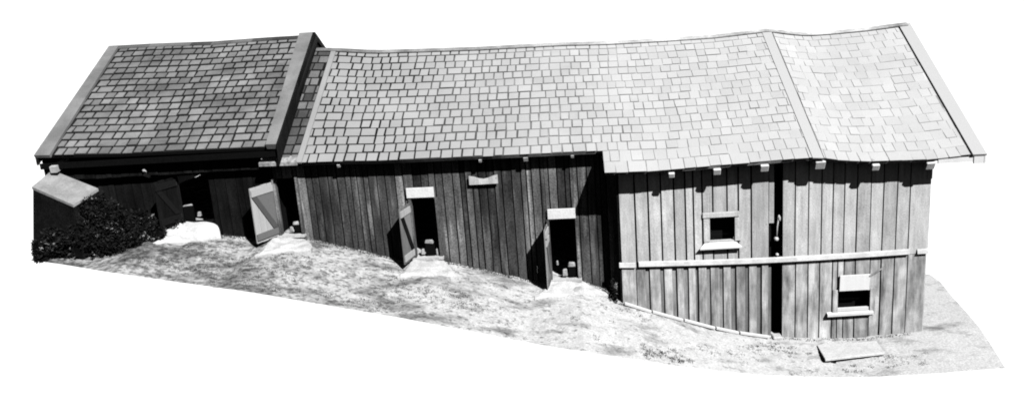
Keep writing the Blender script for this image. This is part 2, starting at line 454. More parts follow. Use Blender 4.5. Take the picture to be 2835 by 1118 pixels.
# back slope
def backp(X, y, l=0):
    return Vector((X, y, zrm(X) - (y - YR) * .56 + l))
n = len(dk.v); xs = lin(-8.1, xr_right(YR) - .12, 40)
for X in xs:
    for y, l in ((YR, 0), (YR + 5.4, 0), (YR + 5.4, -.1), (YR, -.1)): dk.v.append(tuple(backp(X, y, l - .01)))
for i in range(len(xs) - 1):
    a = n + 4 * i
    for k in range(4): dk.f.append((a + k, a + (k + 1) % 4, a + 4 + (k + 1) % 4, a + 4 + k))
dk.f.append((n + 3, n + 2, n + 1, n)); a = n + 4 * (len(xs) - 1); dk.f.append((a, a + 1, a + 2, a + 3))
roof_o = dk.build('roof', felt, barn)
roof_o['label'] = 'long sagging shingled roof, grey at the left and almost white at the right'
ROWS = 15; DYT = (YR - YE_M) / ROWS
tm = MB()
class Both:
    def p(s, X, y, l=0): return (roofM if X < XSTEP else roofR).p(X, y, l)
gf = pw([(-6, .050), (-1, .042), (2, .020), (6, .012)]); vf = pw([(-6, .038), (-1, .032), (2, .015), (6, .009)])
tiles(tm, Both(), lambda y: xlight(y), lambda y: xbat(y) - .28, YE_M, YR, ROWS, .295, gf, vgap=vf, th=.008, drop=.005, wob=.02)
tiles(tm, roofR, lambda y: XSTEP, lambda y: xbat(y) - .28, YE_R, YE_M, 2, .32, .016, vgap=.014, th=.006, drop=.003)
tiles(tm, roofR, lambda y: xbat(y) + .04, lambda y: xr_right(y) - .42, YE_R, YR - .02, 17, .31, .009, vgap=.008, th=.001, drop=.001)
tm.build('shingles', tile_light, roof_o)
to = MB(); tiles(to, roofM, lambda y: xlight(y) - .85, lambda y: xlight(y) - .06, YE_M - .02, YR, 14, .3, .05, vgap=.05)
to.build('shingles', tile_old, roof_o)['label'] = 'strip of old dark shingles beside the darker house'
# raised joint batten and right barge board
ysr = [YE_R - .02, -.22] + lin(YE_M, YR, 10)
b = MB(); strip(b, roofR, lambda y: xbat(y) - .30, lambda y: xbat(y) - .005, ysr, 0.0, .035); b.build('roof_batten', roof_white, roof_o)
b = MB(); strip(b, roofR, lambda y: xbat(y) + .0, lambda y: xbat(y) + .03, ysr, -.01, .004); b.build('joint_gap', underlay, roof_o)
b = MB(); strip(b, roofR, lambda y: xr_right(y) - .37, lambda y: xr_right(y), ysr, -.02, .035); b.build('barge_board', roof_white, roof_o)
b = MB(); strip(b, roofR, lambda y: xr_right(y) - .405, lambda y: xr_right(y) - .37, ysr, -.02, .006); b.build('joint_gap', underlay, roof_o)
ysm = lin(YE_M, YR, 8)
b = MB(); strip(b, roofM, lambda y: xlight(y) - .03, lambda y: xlight(y) + .12, ysm, .0, .05); b.build('roof_edge_board', tile_light, roof_o)
# outer face of the verge, fascia under the right end
b = MB()
for y0_, y1_ in zip(ysr, ysr[1:]):
    p0 = roofR.p(xr_right(y0_), y0_, -.02); p1 = roofR.p(xr_right(y1_), y1_, -.02); dz = Vector((0, 0, -.2)); dx = Vector((-.05, 0, 0))
    b.hexa([p0 + dx + dz, p0 + dz, p1 + dz, p1 + dx + dz, p0 + dx, p0, p1, p1 + dx])
b.build('verge_fascia', white_wood, roof_o)
pe = roofR.p(xr_right(YE_R) - .26, YE_R + .02, 0)
b = MB(); b.box(pe.x - 1.0, pe.x - .08, YE_R + .03, YE_R + .08, pe.z - .20, pe.z - .07); b.build('eave_board', white_wood, roof_o)
b = MB(); b.box(pe.x - .06, pe.x + .22, YE_R, YE_R + .06, pe.z - .25, pe.z - .03); b.build('verge_end', white_wood, roof_o)
# ridge boards
b = MB()
xs = lin(XL0 - .2, xr_right(YR) - .1, 46)
for a_, c_ in zip(xs, xs[1:]):
    p0 = Vector((a_, YR - .16, zrm(a_) - .035)); p1 = Vector((c_, YR - .16, zrm(c_) - .035))
    q0 = Vector((a_, YR + .02, zrm(a_) + .06)); q1 = Vector((c_, YR + .02, zrm(c_) + .06))
    t0 = Vector((0, 0, .02))
    b.hexa([p0 + t0 * 0, p1 + t0 * 0, q1 - t0 * 2, q0 - t0 * 2, p0 + t0, p1 + t0, q1, q0])
ridge_m = gradient(mat('ridge_board', .42, grain=.3, blotch=.6, bscale=.8), (-8, 8, .12, 1.1))
b.build('ridge_board', ridge_m, roof_o)

# ---- dark wall (recessed) with its door openings
def under_roof(roof, y, d=.12): return lambda X: roof.p(X, y, -d).z
Z = lambda px, py, Y=.6: at(px, py, Y).z
X_ = lambda px, py, Y=.6: at(px, py, Y).x
opA = (X_(694, 500), X_(757, 520), Z(720, 590), Z(720, 448))
opB = (X_(1036, 560), X_(1106, 570), Z(1075, 645), Z(1065, 500))
opC = (X_(1381, 620), X_(1455, 620), Z(1420, 700), Z(1415, 551))
XC = X_(1560, 600, 0)                  # outer corner of the pale part
sw = MB()
zbot = lambda X: zb(X) - .12
plank_wall(sw, [XLG - .0] + seams_rand(opA[0] + .0, opA[1], .3)[1:] + seams_rand(opA[1], XC + .05, .215, .35)[1:], under_roof(roofM, .62), zbot, .6,
           openings=[opA, opB, opC], gap=.034, jit=.03)
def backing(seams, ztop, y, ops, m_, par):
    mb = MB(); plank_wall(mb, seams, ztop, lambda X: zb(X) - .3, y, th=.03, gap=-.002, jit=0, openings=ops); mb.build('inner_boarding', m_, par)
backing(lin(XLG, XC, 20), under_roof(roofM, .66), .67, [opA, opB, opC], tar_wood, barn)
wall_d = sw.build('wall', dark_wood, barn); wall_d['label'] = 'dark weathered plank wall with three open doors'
# door posts
for op in (opA, opB, opC):
    mb = MB(); mb.box(op[0] - .02, op[0] + .05, .5, .72, op[2] - .1, op[3] + .02); mb.build('door_post', dark_wood, barn)
    mb = MB(); mb.box(op[1] - .05, op[1] + .03, .52, .72, op[2] - .1, op[3] + .02); mb.build('door_post', dark_wood, barn)
lintel_m = simple('whitewashed_wood', .72, grain=.06, gscale=20, blotch=.08, bscale=5)
for (px0, py0, px1, py1) in ((1023, 474, 1092, 499), (1378, 527, 1448, 552)):
    a = at(px0, py1, .5); c = at(px1, py1 - 3, .5); t = at(px0, py0, .5).z; t2 = at(px1, py0 - 3, .5).z
    mb = MB(); mb.hexa([(a.x, .5, a.z), (c.x, .5, c.z), (c.x, .56, c.z), (a.x, .56, a.z), (a.x, .5, t), (c.x, .5, t2), (c.x, .56, t2), (a.x, .56, t)])
    mb.build('lintel', lintel_m, barn, bevel=.006)
# thresholds
for op in (opA, opB, opC):
    mb = MB(); mb.box(op[0] - .05, op[1] + .05, .42, .75, op[2] - .06, op[2] + .01); mb.build('threshold', stone, barn)
# doors opened outwards
gb = simple('grey_brace_wood', .15, island=.15, grain=.15)
make_door(barn, opB[0] - .01, .55, opB[2] + .02, opB[3] - .08, .72, R(12), 'plank door of the middle doorway, ledged and braced, standing open', br_m=tar_wood, tri=simple('grey_triangle_wood', .24, grain=.2))
make_door(barn, opC[0] - .01, .55, opC[2] - .02, opC[3] - .08, .7, R(5), 'plank door of the right doorway, nearly edge on', extra=True, bt=simple('pale_slat_wood', .45, grain=.2), lo_m=gb, br_m=gb, mt=simple('grey_door_wood', .2, island=.35, stretch=ST, streak=.5))
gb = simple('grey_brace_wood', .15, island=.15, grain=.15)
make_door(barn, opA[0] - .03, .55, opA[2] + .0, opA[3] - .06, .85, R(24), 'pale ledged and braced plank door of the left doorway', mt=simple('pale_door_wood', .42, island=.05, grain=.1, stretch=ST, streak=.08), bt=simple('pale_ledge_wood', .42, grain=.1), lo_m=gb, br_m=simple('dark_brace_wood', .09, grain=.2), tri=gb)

# long nailed board high on the dark wall
a = at(1181, 465, .48); c = at(1253, 461, .48); t = at(1181, 443, .48).z - a.z
mb = MB(); xs = lin(a.x, c.x, 6)
for x0, x1 in zip(xs, xs[1:]):
    z0 = a.z + (c.z - a.z) * (x0 - a.x) / (c.x - a.x); z1 = a.z + (c.z - a.z) * (x1 - a.x) / (c.x - a.x)
    h0 = t * (.8 + .2 * math.cos((x0 - a.x) / (c.x - a.x) * 6.28)); h1 = t * (.8 + .2 * math.cos((x1 - a.x) / (c.x - a.x) * 6.28))
    mb.hexa([(x0, .46, z0), (x1, .46, z1), (x1, .5, z1), (x0, .5, z0), (x0, .46, z0 + h0), (x1, .46, z1 + h1), (x1, .5, z1 + h1), (x0, .5, z0 + h0)])
mb.build('notched_board', light_wood, barn)['label'] = 'short pale notched board high on the dark wall'

# ---- pale wall
sx_u = [1560, 1601, 1634, 1666, 1698, 1726, 1746, 1768, 1795, 1830, 1858, 1890, 1935]
xs_l = [X_(a, 620, 0) for a in sx_u]
xs_l[0] = XC
SL0, SL1 = X_(1941, 700, 0), X_(1967, 700, 0)
sx_r = [1967, 2000, 2033.5, 2066, 2094.6, 2123, 2154.6, 2189, 2220.5, 2254.6, 2286.4, 2330]
xs_r = [X_(a, 560, 0) for a in sx_r]; xs_r[0] = SL1
XRC = X_(2337, 600, 0); xs_r[-1] = XRC
w1 = (X_(1785, 570, 0), X_(1848, 570, 0), Z(1815, 604, 0), Z(1815, 545, 0))
w2 = (X_(2106, 770, 0), X_(2187, 770, 0), Z(2150, 788, 0), Z(2150, 730, 0))
belt = pxz([(1560, 668), (1600, 668), (1940, 658), (2290, 636), (2335, 634)], 0)
top_r = under_roof(roofR, 0.02)
pu = MB()
plank_wall(pu, xs_l, top_r, lambda X: belt(X) - .02, 0, openings=[w1], gap=.046, jit=.02)
plank_wall(pu, [xs_l[-1], X_(1948, 600, 0)], top_r, lambda X: Z(1948, 560, 0), .03, gap=.01)
plank_wall(pu, xs_r, top_r, lambda X: belt(X) - .02, 0, openings=[], gap=.034, jit=.012)
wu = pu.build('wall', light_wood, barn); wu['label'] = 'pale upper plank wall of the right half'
pl = MB()
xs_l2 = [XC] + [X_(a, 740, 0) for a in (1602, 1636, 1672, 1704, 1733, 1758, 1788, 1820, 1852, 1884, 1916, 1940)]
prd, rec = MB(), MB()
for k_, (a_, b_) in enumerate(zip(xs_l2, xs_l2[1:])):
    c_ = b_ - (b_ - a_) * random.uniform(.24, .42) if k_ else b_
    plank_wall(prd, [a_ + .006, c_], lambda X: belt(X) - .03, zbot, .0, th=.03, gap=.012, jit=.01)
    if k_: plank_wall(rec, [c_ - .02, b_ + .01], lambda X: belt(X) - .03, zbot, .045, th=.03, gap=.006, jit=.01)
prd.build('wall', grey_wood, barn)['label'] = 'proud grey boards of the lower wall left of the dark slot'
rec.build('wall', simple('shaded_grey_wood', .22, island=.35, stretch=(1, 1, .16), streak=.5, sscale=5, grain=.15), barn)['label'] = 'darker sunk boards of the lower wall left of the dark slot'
xs_r2 = [SL1] + [X_(a, 740, 0) for a in (2001, 2032, 2061, 2093, 2106, 2122, 2150, 2187, 2214, 2247, 2280)] + [XRC - .05]
plank_wall(pl, xs_r2, lambda X: belt(X) - .03, zbot, .02, gap=.034, jit=.02, openings=[w2])
wl = pl.build('wall', grey_wood, barn); wl['label'] = 'greyer lower plank wall of the right half'
backing(lin(XC, SL0 - .0, 8), top_r, .085, [w1], tar_wood, barn); backing(lin(SL1, XRC - .08, 8), top_r, .085, [w2], tar_wood, barn)
# slot: posts inside, black depth
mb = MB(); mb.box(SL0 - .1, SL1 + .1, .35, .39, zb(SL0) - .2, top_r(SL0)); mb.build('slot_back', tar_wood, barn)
# belt board in three lengths
belt_m = simple('weathered_belt_wood', .58, grain=.12, blotch=.15, bscale=3, stretch=(.3, 1, 1), streak=.15)
for pa, pb, yy in (((1558, 664), (1599, 664), -.07), ((1607, 662), (2290, 630), -.10), ((2309, 630), (2337, 628), -.07)):
    mb = MB(); n_ = 1 if pb[0] - pa[0] < 100 else 12
    for i in range(n_):
        q0 = (pa[0] + (pb[0] - pa[0]) * i / n_, pa[1] + (pb[1] - pa[1]) * i / n_ + (5 * math.sin(math.pi * i / n_) if n_ > 1 else 0))
        q1 = (pa[0] + (pb[0] - pa[0]) * (i + 1) / n_, pa[1] + (pb[1] - pa[1]) * (i + 1) / n_ + (5 * math.sin(math.pi * (i + 1) / n_) if n_ > 1 else 0))
        A = at(*q0, yy); B = at(*q1, yy); h = .105
        mb.hexa([(A.x, yy, A.z - h), (B.x, yy, B.z - h), (B.x, -.02, B.z - h), (A.x, -.02, A.z - h), (A.x, yy + .03, A.z), (B.x, yy + .03, B.z), (B.x, -.02, B.z + .03), (A.x, -.02, A.z + .03)])
    mb.build('belt_board', belt_m, barn)
# corner return towards the recessed wall, end gables, back wall, floor
mb = MB(); mb.box(XC - .04, XC, .02, .66, zb(XC) - .3, top_r(XC) + .1); mb.build('corner_board', tar_wood, barn)
def gable(name, X, th, yf_, zr_, m_, ov=0):
    mb = MB(); zbt = zb(X) - .15; yb = YR + 4.9
    P = [(yf_, zbt), (yb, zbt), (yb, zr_(X) - .12 - (yb - YR) * .56), (YR, zr_(X) - .15), (yf_, roofR.p(X, yf_, -.13).z if X > 0 else roofM.p(X, yf_, -.13).z)]
    n = len(mb.v); mb.v += [(X, a, b_) for a, b_ in P] + [(X + th, a, b_) for a, b_ in P]
    mb.f.append(tuple(range(5))[::-1]); mb.f.append(tuple(range(5, 10)))
    for i in range(5): mb.f.append((i, (i + 1) % 5, (i + 1) % 5 + 5, i + 5))
    return mb.build(name, m_, barn)
gable('gable_wall', XRC - .07, .05, .06, zrm, light_wood)
mb = MB(); plank_wall(mb, lin(XLG, XRC - .1, 60), lambda X: zrm(X) - 4.85 * .56 - .1, lambda X: zg(X, YR + 4.4, False) - .05, YR + 4.85, gap=-.002, jit=0); mb.build('back_wall', dark_wood, barn)
mb = MB(); mb.box(XRC - .14, XRC + .0, -.02, .05, Z(2330, 450, 0), Z(2330, 432, 0) + .1); mb.build('corner_trim', light_wood, barn)

# rafter tails under the pale eave, at the eave of the dark part too
for px, py, s, l in ((1690, 441, .16, 0), (1805, 432, .2, 0), (1925, 419, .22, 0), (2066, 417, .27, 0), (2206, 414, .2, 0), (2345, 412, .24, 0)):
    X = xat(px, py, YE_R); mb = MB()
    a = roofR.p(X, YE_R - .03, -.10 - s / 2); c = roofR.p(X, .6, -.10 - s / 2); mb.beam(a, c, s, s * .95); mb.build('rafter_tail', white_wood, barn, bevel=.015)
for px, py, s in ((850, 424, .08), (1207, 404, .08), (1322, 403, .12), (1440, 396, .08)):
    X = xat(px, py, YE_M); mb = MB()
    a = roofM.p(X, YE_M + .01, -.11 - s / 2); c = roofM.p(X, .7, -.11 - s / 2); mb.beam(a, c, s, s); mb.build('rafter_tail', light_wood, barn)

# windows
def window(op, head, sill, y, label):
    mb = MB(); t = .17
    x0, x1, z0, z1 = op
    mb.box(x0 - t, x0 - .001, y - .05, y + .1, z0 - .02, z1 + .02); mb.box(x1 + .001, x1 + t, y - .05, y + .1, z0 - .02, z1 + .02)
    mb.box(x0 - .0005, x1 + .0005, y - .03, y + .08, z1 + .001, z1 + .018); mb.box(x0 - .0005, x1 + .0005, y - .03, y + .08, z0 - .018, z0 - .001)
    f = mb.build('window', light_wood, barn); f['label'] = label
    mb = MB(); mb.box(x0 - head[0], x1 + head[1], y - .075, y + .02, z1 + .0, z1 + head[2]); mb.build('head_board', head[3], f, bevel=.008)
    mb = MB(); w = sill[2]
    za = z0 - .005; mb.hexa([(x0 - sill[0] - .06, y - w, za - sill[3] - .04), (x1 + sill[1] + .06, y - w, za - sill[3] - .04), (x1 + sill[1] - .02, y + .02, za - sill[3] - .04), (x0 - sill[0] + .02, y + .02, za - sill[3] - .04),
                             (x0 - sill[0] - .06, y - w, za - sill[3]), (x1 + sill[1] + .06, y - w, za - sill[3]), (x1 + sill[1] - .15, y + .02, za), (x0 - sill[0] + .15, y + .02, za)])
    mb.build('sill', white_wood, f)
    mb = MB(); mb.box(x0 - .02, x1 + .02, y + .32, y + .34, z0 - .1, z1 + .1); mb.build('pane', simple('dark_glass', .008, rough=.15, grain=0, bump=0), f)
    return f
wA = window(w1, (.2, .12, .14, light_wood), (.24, .12, .16, .16), 0, 'small square upper window with broad pale sill')
wB = window(w2, (-.05, .0, .0, white_wood), (.2, .1, .12, .10), .02, 'low square window with pale board propped over it') if False else None
mb = MB(); x0, x1, z0, z1 = w2
mb.box(x0 - .14, x0 - .001, -.04, .1, z0 - .02, z1 + .05); mb.box(x1 + .001, x1 + .14, -.04, .1, z0 - .02, z1 + .05)
mb.box(x0 - .0005, x1 + .0005, -.028, .08, z1 + .001, z1 + .045); mb.box(x0 - .0005, x1 + .0005, -.02, .08, z0 - .018, z0 - .001)
f2 = mb.build('window', grey_wood, barn); f2['label'] = 'low window under a tilted pale board'
pa, pb, pc, pd = at(2114, 694, -.06), at(2190, 690, -.06), at(2187, 728, -.09), at(2112, 732, -.09)
mb = MB(); nrm = Vector((0, .03, .01))
mb.hexa([pd, pc, pc + nrm, pd + nrm, pa, pb, pb + nrm, pa + nrm]); mb.build('shutter_board', white_wood, f2)
mb = MB(); mb.box(x0 - .0, x1 - .03, -.028, .05, z0 + .10, z0 + .19); mb.build('bottom_rail', white_wood, f2)
mb = MB(); mb.box(x0 - .0, x1 - .03, -.05, .03, z0 + .002, z0 + .075); mb.build('bottom_rail', light_wood, f2)
mb = MB(); a = at(2082, 797, -.12); c = at(2198, 790, -.12)
mb.hexa([(a.x, -.12, a.z), (c.x, -.12, c.z), (c.x, 0, c.z), (a.x, 0, a.z), (a.x, -.12, a.z + .07), (c.x, -.12, c.z + .07), (c.x, 0, c.z + .1), (a.x, 0, a.z + .1)]); mb.build('sill', white_wood, f2)
mb = MB(); mb.box(x0 - .02, x1 + .02, .34, .36, z0 - .1, z1 + .1); mb.build('pane', simple('dark_glass_low', .008, rough=.15, grain=0, bump=0), f2)
mb = MB(); mb.beam(at(2188, 694, -.07), at(2226, 670, -.07), .03, .03); mb.build('prop_stick', grey_wood, f2)
# sill plank along the foot of the pale wall
foot = [(1570, 764), (1640, 785), (1720, 806), (1800, 826), (1860, 838), (1935, 848)]
for q0, q1 in zip(foot, foot[1:]):
    A = at(*q0, -.14); B = at(*q1, -.14); A.z += .02; B.z += .02; mb = MB(); mb.beam(A + Vector((.02, 0, 0)), B - Vector((.02, 0, 0)), .12, .05); mb.build('foot_plank', white_wood, barn)

# ================================================================== OLD DARK HOUSE (left)
YE_L = .05
old = empty('dark_house', (-11, .6, zb(-11)), 'old dark plank house with higher dark shingle roof at the left end of the barn', 'house')
zeL = pxz([(92, 394), (300, 390), (500, 381), (700, 372)], YE_L)
zrL = pxz([(275, 121), (400, 114), (530, 110), (660, 100), (800, 92)], YR)
roofL = Roof(zeL, zrL, YE_L, YR)
def mk(pr, pe):
    a = at(*pr, YR).x; b_ = at(*pe, YE_L).x
    return lambda y: b_ + (a - b_) * (y - YE_L) / (YR - YE_L)
xl_out = mk((275, 117), (90, 398)); xl_in = mk((303, 117), (133, 398))
xr_in = mk((752, 100), (668, 378)); xr_mid = mk((790, 92), (700, 378)); 
dk = MB(); deck(dk, roofL, lin(xl_out(YE_L) + .08, xr_mid(YE_L) + .0, 12), YE_L + .04, YR, 0, -.10)
n = len(dk.v)
xs = lin(xl_out(YE_L) + .08, xr_mid(YE_L), 10)
for X in xs:
    for y, l in ((YR, 0), (YR + 5.4, 0), (YR + 5.4, -.16), (YR, -.16)): dk.v.append((X, y, zrL(X) - (y - YR) * .56 + l - .01))
for i in range(len(xs) - 1):
    a = n + 4 * i
    for k in range(4): dk.f.append((a + k, a + (k + 1) % 4, a + 4 + (k + 1) % 4, a + 4 + k))
dk.f.append((n + 3, n + 2, n + 1, n)); a = n + 4 * (len(xs) - 1); dk.f.append((a, a + 1, a + 2, a + 3))
ro = dk.build('roof', underlay, old); ro['label'] = 'dark grey shingle roof with grey barge boards'
tl = MB(); tiles(tl, roofL, lambda y: xl_in(y), lambda y: xr_in(y) + .05, YE_L, YR, 17, .31, .06, vgap=.045, wob=.018, th=.02)
tl.build('shingles', tile_dark, ro)
ysl = lin(YE_L - .03, YR + .01, 8)
b = MB(); strip(b, roofL, xl_out, lambda y: xl_in(y) - .04, ysl, -.02, .07); b.build('barge_board', barge_grey, ro)
b = MB(); strip(b, roofL, lambda y: xr_in(y) + .06, xr_mid, ysl, .0, .16); b.build('barge_board', barge_grey, ro)
# dark side of the right-hand barge and the gable above the lower roof
b = MB()
for y0_, y1_ in zip(ysl, ysl[1:]):
    p0 = roofL.p(xr_mid(y0_), y0_, .158); p1 = roofL.p(xr_mid(y1_), y1_, .158); dz = Vector((0, 0, -.50)); dx = Vector((.05, 0, 0))
    b.hexa([p0 + dz, p0 + dx + dz, p1 + dx + dz, p1 + dz, p0, p0 + dx, p1 + dx, p1])
b.build('verge_fascia', tar_wood, ro)
b = MB()
for i in range(6):
    y0_, y1_ = YR + i * .9, YR + (i + 1) * .9; X = xr_mid(YR) + .0
    z0, z1 = zrL(X) + .14 - (y0_ - YR) * .56, zrL(X) + .14 - (y1_ - YR) * .56
    b.hexa([(X, y0_, z0 - .5), (X + .05, y0_, z0 - .5), (X + .05, y1_, z1 - .5), (X, y1_, z1 - .5), (X, y0_, z0), (X + .05, y0_, z0), (X + .05, y1_, z1), (X, y1_, z1)])
b.build('verge_fascia', tar_wood, ro)
b = MB()
for y0_, y1_ in zip(ysl, ysl[1:]):
    p0 = roofL.p(xl_out(y0_), y0_, -.021); p1 = roofL.p(xl_out(y1_), y1_, -.021); dz = Vector((0, 0, -.2)); dx = Vector((.05, 0, 0))
    b.hexa([p0 + dz, p0 + dx + dz, p1 + dx + dz, p1 + dz, p0, p0 + dx, p1 + dx, p1])
b.build('verge_fascia', tar_wood, ro)
b = MB(); b.box(xl_out(YE_L) + .05, xr_mid(YE_L), YE_L + .02, YE_L + .07, zeL(-10) - .26, zeL(-10) - .1); b.build('eave_board', simple('pitch_wood', .004, grain=.5), ro)
b = MB()
xs = lin(xl_out(YR), xr_mid(YR), 10)
for a_, c_ in zip(xs, xs[1:]):
    b.hexa([(a_, YR - .14, zrL(a_) - .05), (c_, YR - .14, zrL(c_) - .05), (c_, YR + .1, zrL(c_)), (a_, YR + .1, zrL(a_)), (a_, YR - .14, zrL(a_) - .02), (c_, YR - .14, zrL(c_) - .02), (c_, YR + .1, zrL(c_) + .06), (a_, YR + .1, zrL(a_) + .06)])
b.build('ridge_board', tile_old, ro)
XWL = X_(112, 440)
opD = (X_(452, 500), X_(532, 500), Z(490, 556), Z(490, 440))
mb = MB(); plank_wall(mb, seams_rand(XWL, XLG - .02, .24), under_roof(roofL, .62, .2), zbot, .6, openings=[opD], gap=.02, jit=.02)
backing(lin(XWL + .06, XLG - .1, 12), under_roof(roofL, .66, .2), .67, [opD], tar_wood, old)
wo_ = mb.build('wall', tar_wood, old); wo_['label'] = 'almost black plank wall with one open doorway'
for X, th in ((XWL, .05), (XLG - .08, .05)):
    gw = MB(); n = 0; zbt = zb(X) - .15; yb = YR + 4.9
    P = [(.66, zbt), (yb, zbt), (yb, zrL(X) - .15 - (yb - YR) * .56), (YR, zrL(X) - .17), (.66, roofL.p(X, .66, -.15).z)]
    gw.v += [(X, a, b_) for a, b_ in P] + [(X + th, a, b_) for a, b_ in P]
    gw.f.append(tuple(n + i for i in range(5))[::-1]); gw.f.append(tuple(n + i for i in range(5, 10)))
    for i in range(5): gw.f.append((n + i, n + (i + 1) % 5, n + (i + 1) % 5 + 5, n + i + 5))
    gw.build('gable_wall', tar_wood, old)
mb = MB(); plank_wall(mb, lin(XWL + .06, XLG - .09, 24), lambda X: zrL(X) - 4.85 * .56 - .1, lambda X: zg(X, YR + 4.4, False) - .05, YR + 4.82, gap=-.002, jit=0); mb.build('back_wall', tar_wood, old)
# door leaf of the dark house, standing open, dark
make_door(old, opD[0] - .02, .55, opD[2], opD[3], .75, R(20), mt=simple('black_door_wood', .006, island=.4, stretch=ST, streak=.5, grain=.4), bt=simple('black_brace_wood', .010, island=.3, grain=.4))
# purlin end at the left corner and its bracket
b = MB(); a = at(147, 420, .2); b.beam((a.x, -.05, a.z - .03), (a.x, .7, a.z + .1), .17, .17); b.build('rafter_tail', light_wood, old)
b = MB(); a = at(368, 438, .5); b.beam((a.x - .06, .5, a.z), (a.x + .1, .5, a.z - .07), .07, .08); b.beam((a.x - .02, .5, a.z + .05), (a.x - .05, .5, a.z + .14), .05, .06); b.build('bracket', light_wood, old)
# pale low eave piece of the lower roof reaching under the dark house's verge
a = at(652, 414, YE_M); c = at(748, 411, YE_M)
b = MB(); b.hexa([(a.x, YE_M - .03, a.z - .05), (c.x, YE_M - .03, c.z - .05), (c.x, YE_M + .4, c.z + .12), (a.x, YE_M + .4, a.z + .12), (a.x, YE_M - .03, a.z + .04), (c.x, YE_M - .03, c.z + .04), (c.x, YE_M + .4, c.z + .2), (a.x, YE_M + .4, a.z + .2)])
b.build('eave_board', simple('worn_eave_board', .3, grain=.3, gscale=14, blotch=.4, bscale=5), barn)

# ================================================================== SHED
def shed():
    YS = -.5
    A = at(80, 470, YS); B = at(184, 515, YS - .55); C = at(247, 474, YS + .15); D = at(131, 428, YS + .75)
    root = empty('shed', (B.x - .5, B.y + .5, zg(B.x, B.y)), 'small dark shed with pale sloping roof left of the dark house', 'shed')
    mb = MB(); th = Vector((0, 0, -.07))
    mb.hexa([A + th, B + th, C + th, D + th, A, B, C, D]); mb.build('roof', shed_roof, root)
    c = (A + B + C + D) / 4
    def ins(p, k=.03): return p + (c - p) * k
    a, b_, cc, d = [ins(p, .02) for p in (A, B, C, D)]
    mb = MB()
    BAT = at(85, 650, a.y).x - a.x - .02
    def wallp(p, q, n):
        for i in range(n):
            u, v = p.lerp(q, i / n + .01 / n), p.lerp(q, (i + 1) / n - .01 / n)
            nr = (q - p).cross(Vector((0, 0, 1))).normalized() * .03; nr.z = 0
            lo = min(zg(u.x, u.y), zg(v.x, v.y)) - .15
            o = Vector((0, 0, -.075))
            ku, kv = i / n, (i + 1) / n
            su = BAT * (1 - ku if p is a else ku if q is a else 0); sv = BAT * (1 - kv if p is a else kv if q is a else 0)
            mb.hexa([(u.x + su, u.y, lo), (v.x + sv, v.y, lo), (v.x + sv - nr.x, v.y - nr.y, lo), (u.x + su - nr.x, u.y - nr.y, lo), u + o, v + o, v + o - nr, u + o - nr])
    wallp(a, b_, 6); wallp(b_, cc, 5); wallp(cc, d, 6); wallp(d, a, 5)
    mb.build('wall', simple('shed_black_wood', .008, grain=.8, gscale=30, blotch=.4, bscale=3), root)
    return A, B, C, D
shA, shB, shC, shD = shed()

# ================================================================== RAMPS, SLABS, STONES
def ramp(quad, zt, name='ramp', label='', cat='ramp', h=.7, sub=14, rnd=.05, group='pale ramps before the barn doors', mt=None):
    """quad: near-wall left, near-wall right, front right, front left as world XY + z"""
    mb = MB(); n = sub
    P = [Vector(q) for q in quad]
    for i in range(n + 1):
        for j in range(n + 1):
            u, v = i / n, j / n
            p = (P[0].lerp(P[1], u)).lerp(P[3].lerp(P[2], u), v)
            e = min(u, 1 - u, 1 - v); dz = -.06 * max(0, 1 - e / .09) ** 2
            p += Vector((noise.noise(p * 2.3) * .16 * v, noise.noise(p * 2.1 + Vector((9, 0, 0))) * .16 * v, dz + rnd * noise.noise(p * 5)))
            mb.v.append(tuple(p))
    for i in range(n):
        for j in range(n):
            q = i * (n + 1) + j; mb.f.append((q, q + 1, q + n + 2, q + n + 1))
    rim = [(i, 0) for i in range(n)] + [(n, j) for j in range(n)] + [(i, n) for i in range(n, 0, -1)] + [(0, j) for j in range(n, 0, -1)]
    k = len(mb.v); idx = [i * (n + 1) + j for i, j in rim]
    for q in idx:
        x, y, z = mb.v[q]; mb.v.append((x + random.uniform(-.01, .01), y + random.uniform(-.01, .01), z - h))
    m_ = len(idx)
    for i in range(m_): mb.f.append((idx[i], idx[(i + 1) % m_], k + (i + 1) % m_, k + i))
    mb.f.append(tuple(k + i for i in range(m_))[::-1])
    o = mb.build(name, mt or stone, None)
    return tag(o, label, cat, group)
def rq(px, Ys): return [at(a, b_, y) for (a, b_), y in zip(px, Ys)]
def rg(rear, front, lifts):
    return [at(a, b_, y) for a, b_, y in rear] + [on_ground(a, b_) + Vector((0, 0, l)) for (a, b_), l in zip(front, lifts)]
ramp(rg([(1040, 649, .5), (1120, 653, .5)], [(1154, 706), (996, 700)], (.22, .09)), 0, label='pale ramp with a square right end before the middle doorway', h=.42)
ramp(rg([(1380, 704, .5), (1470, 704, .5)], [(1530, 752), (1345, 756)], (.18, .10)), 0, label='pale ramp before the right doorway with the nearly edge-on door', h=.5)
ramp(rg([(686, 595, .5), (768, 598, .5)], [(792, 640), (640, 646)], (.20, .12)), 0, label='pale ramp before the left doorway with the pale braced door', h=.5)
ramp(rg([(430, 557, .5), (545, 560, .5)], [(558, 604), (372, 614)], (.12, .04)), 0, label='pale ramp before the black doorway of the dark house', h=.5)
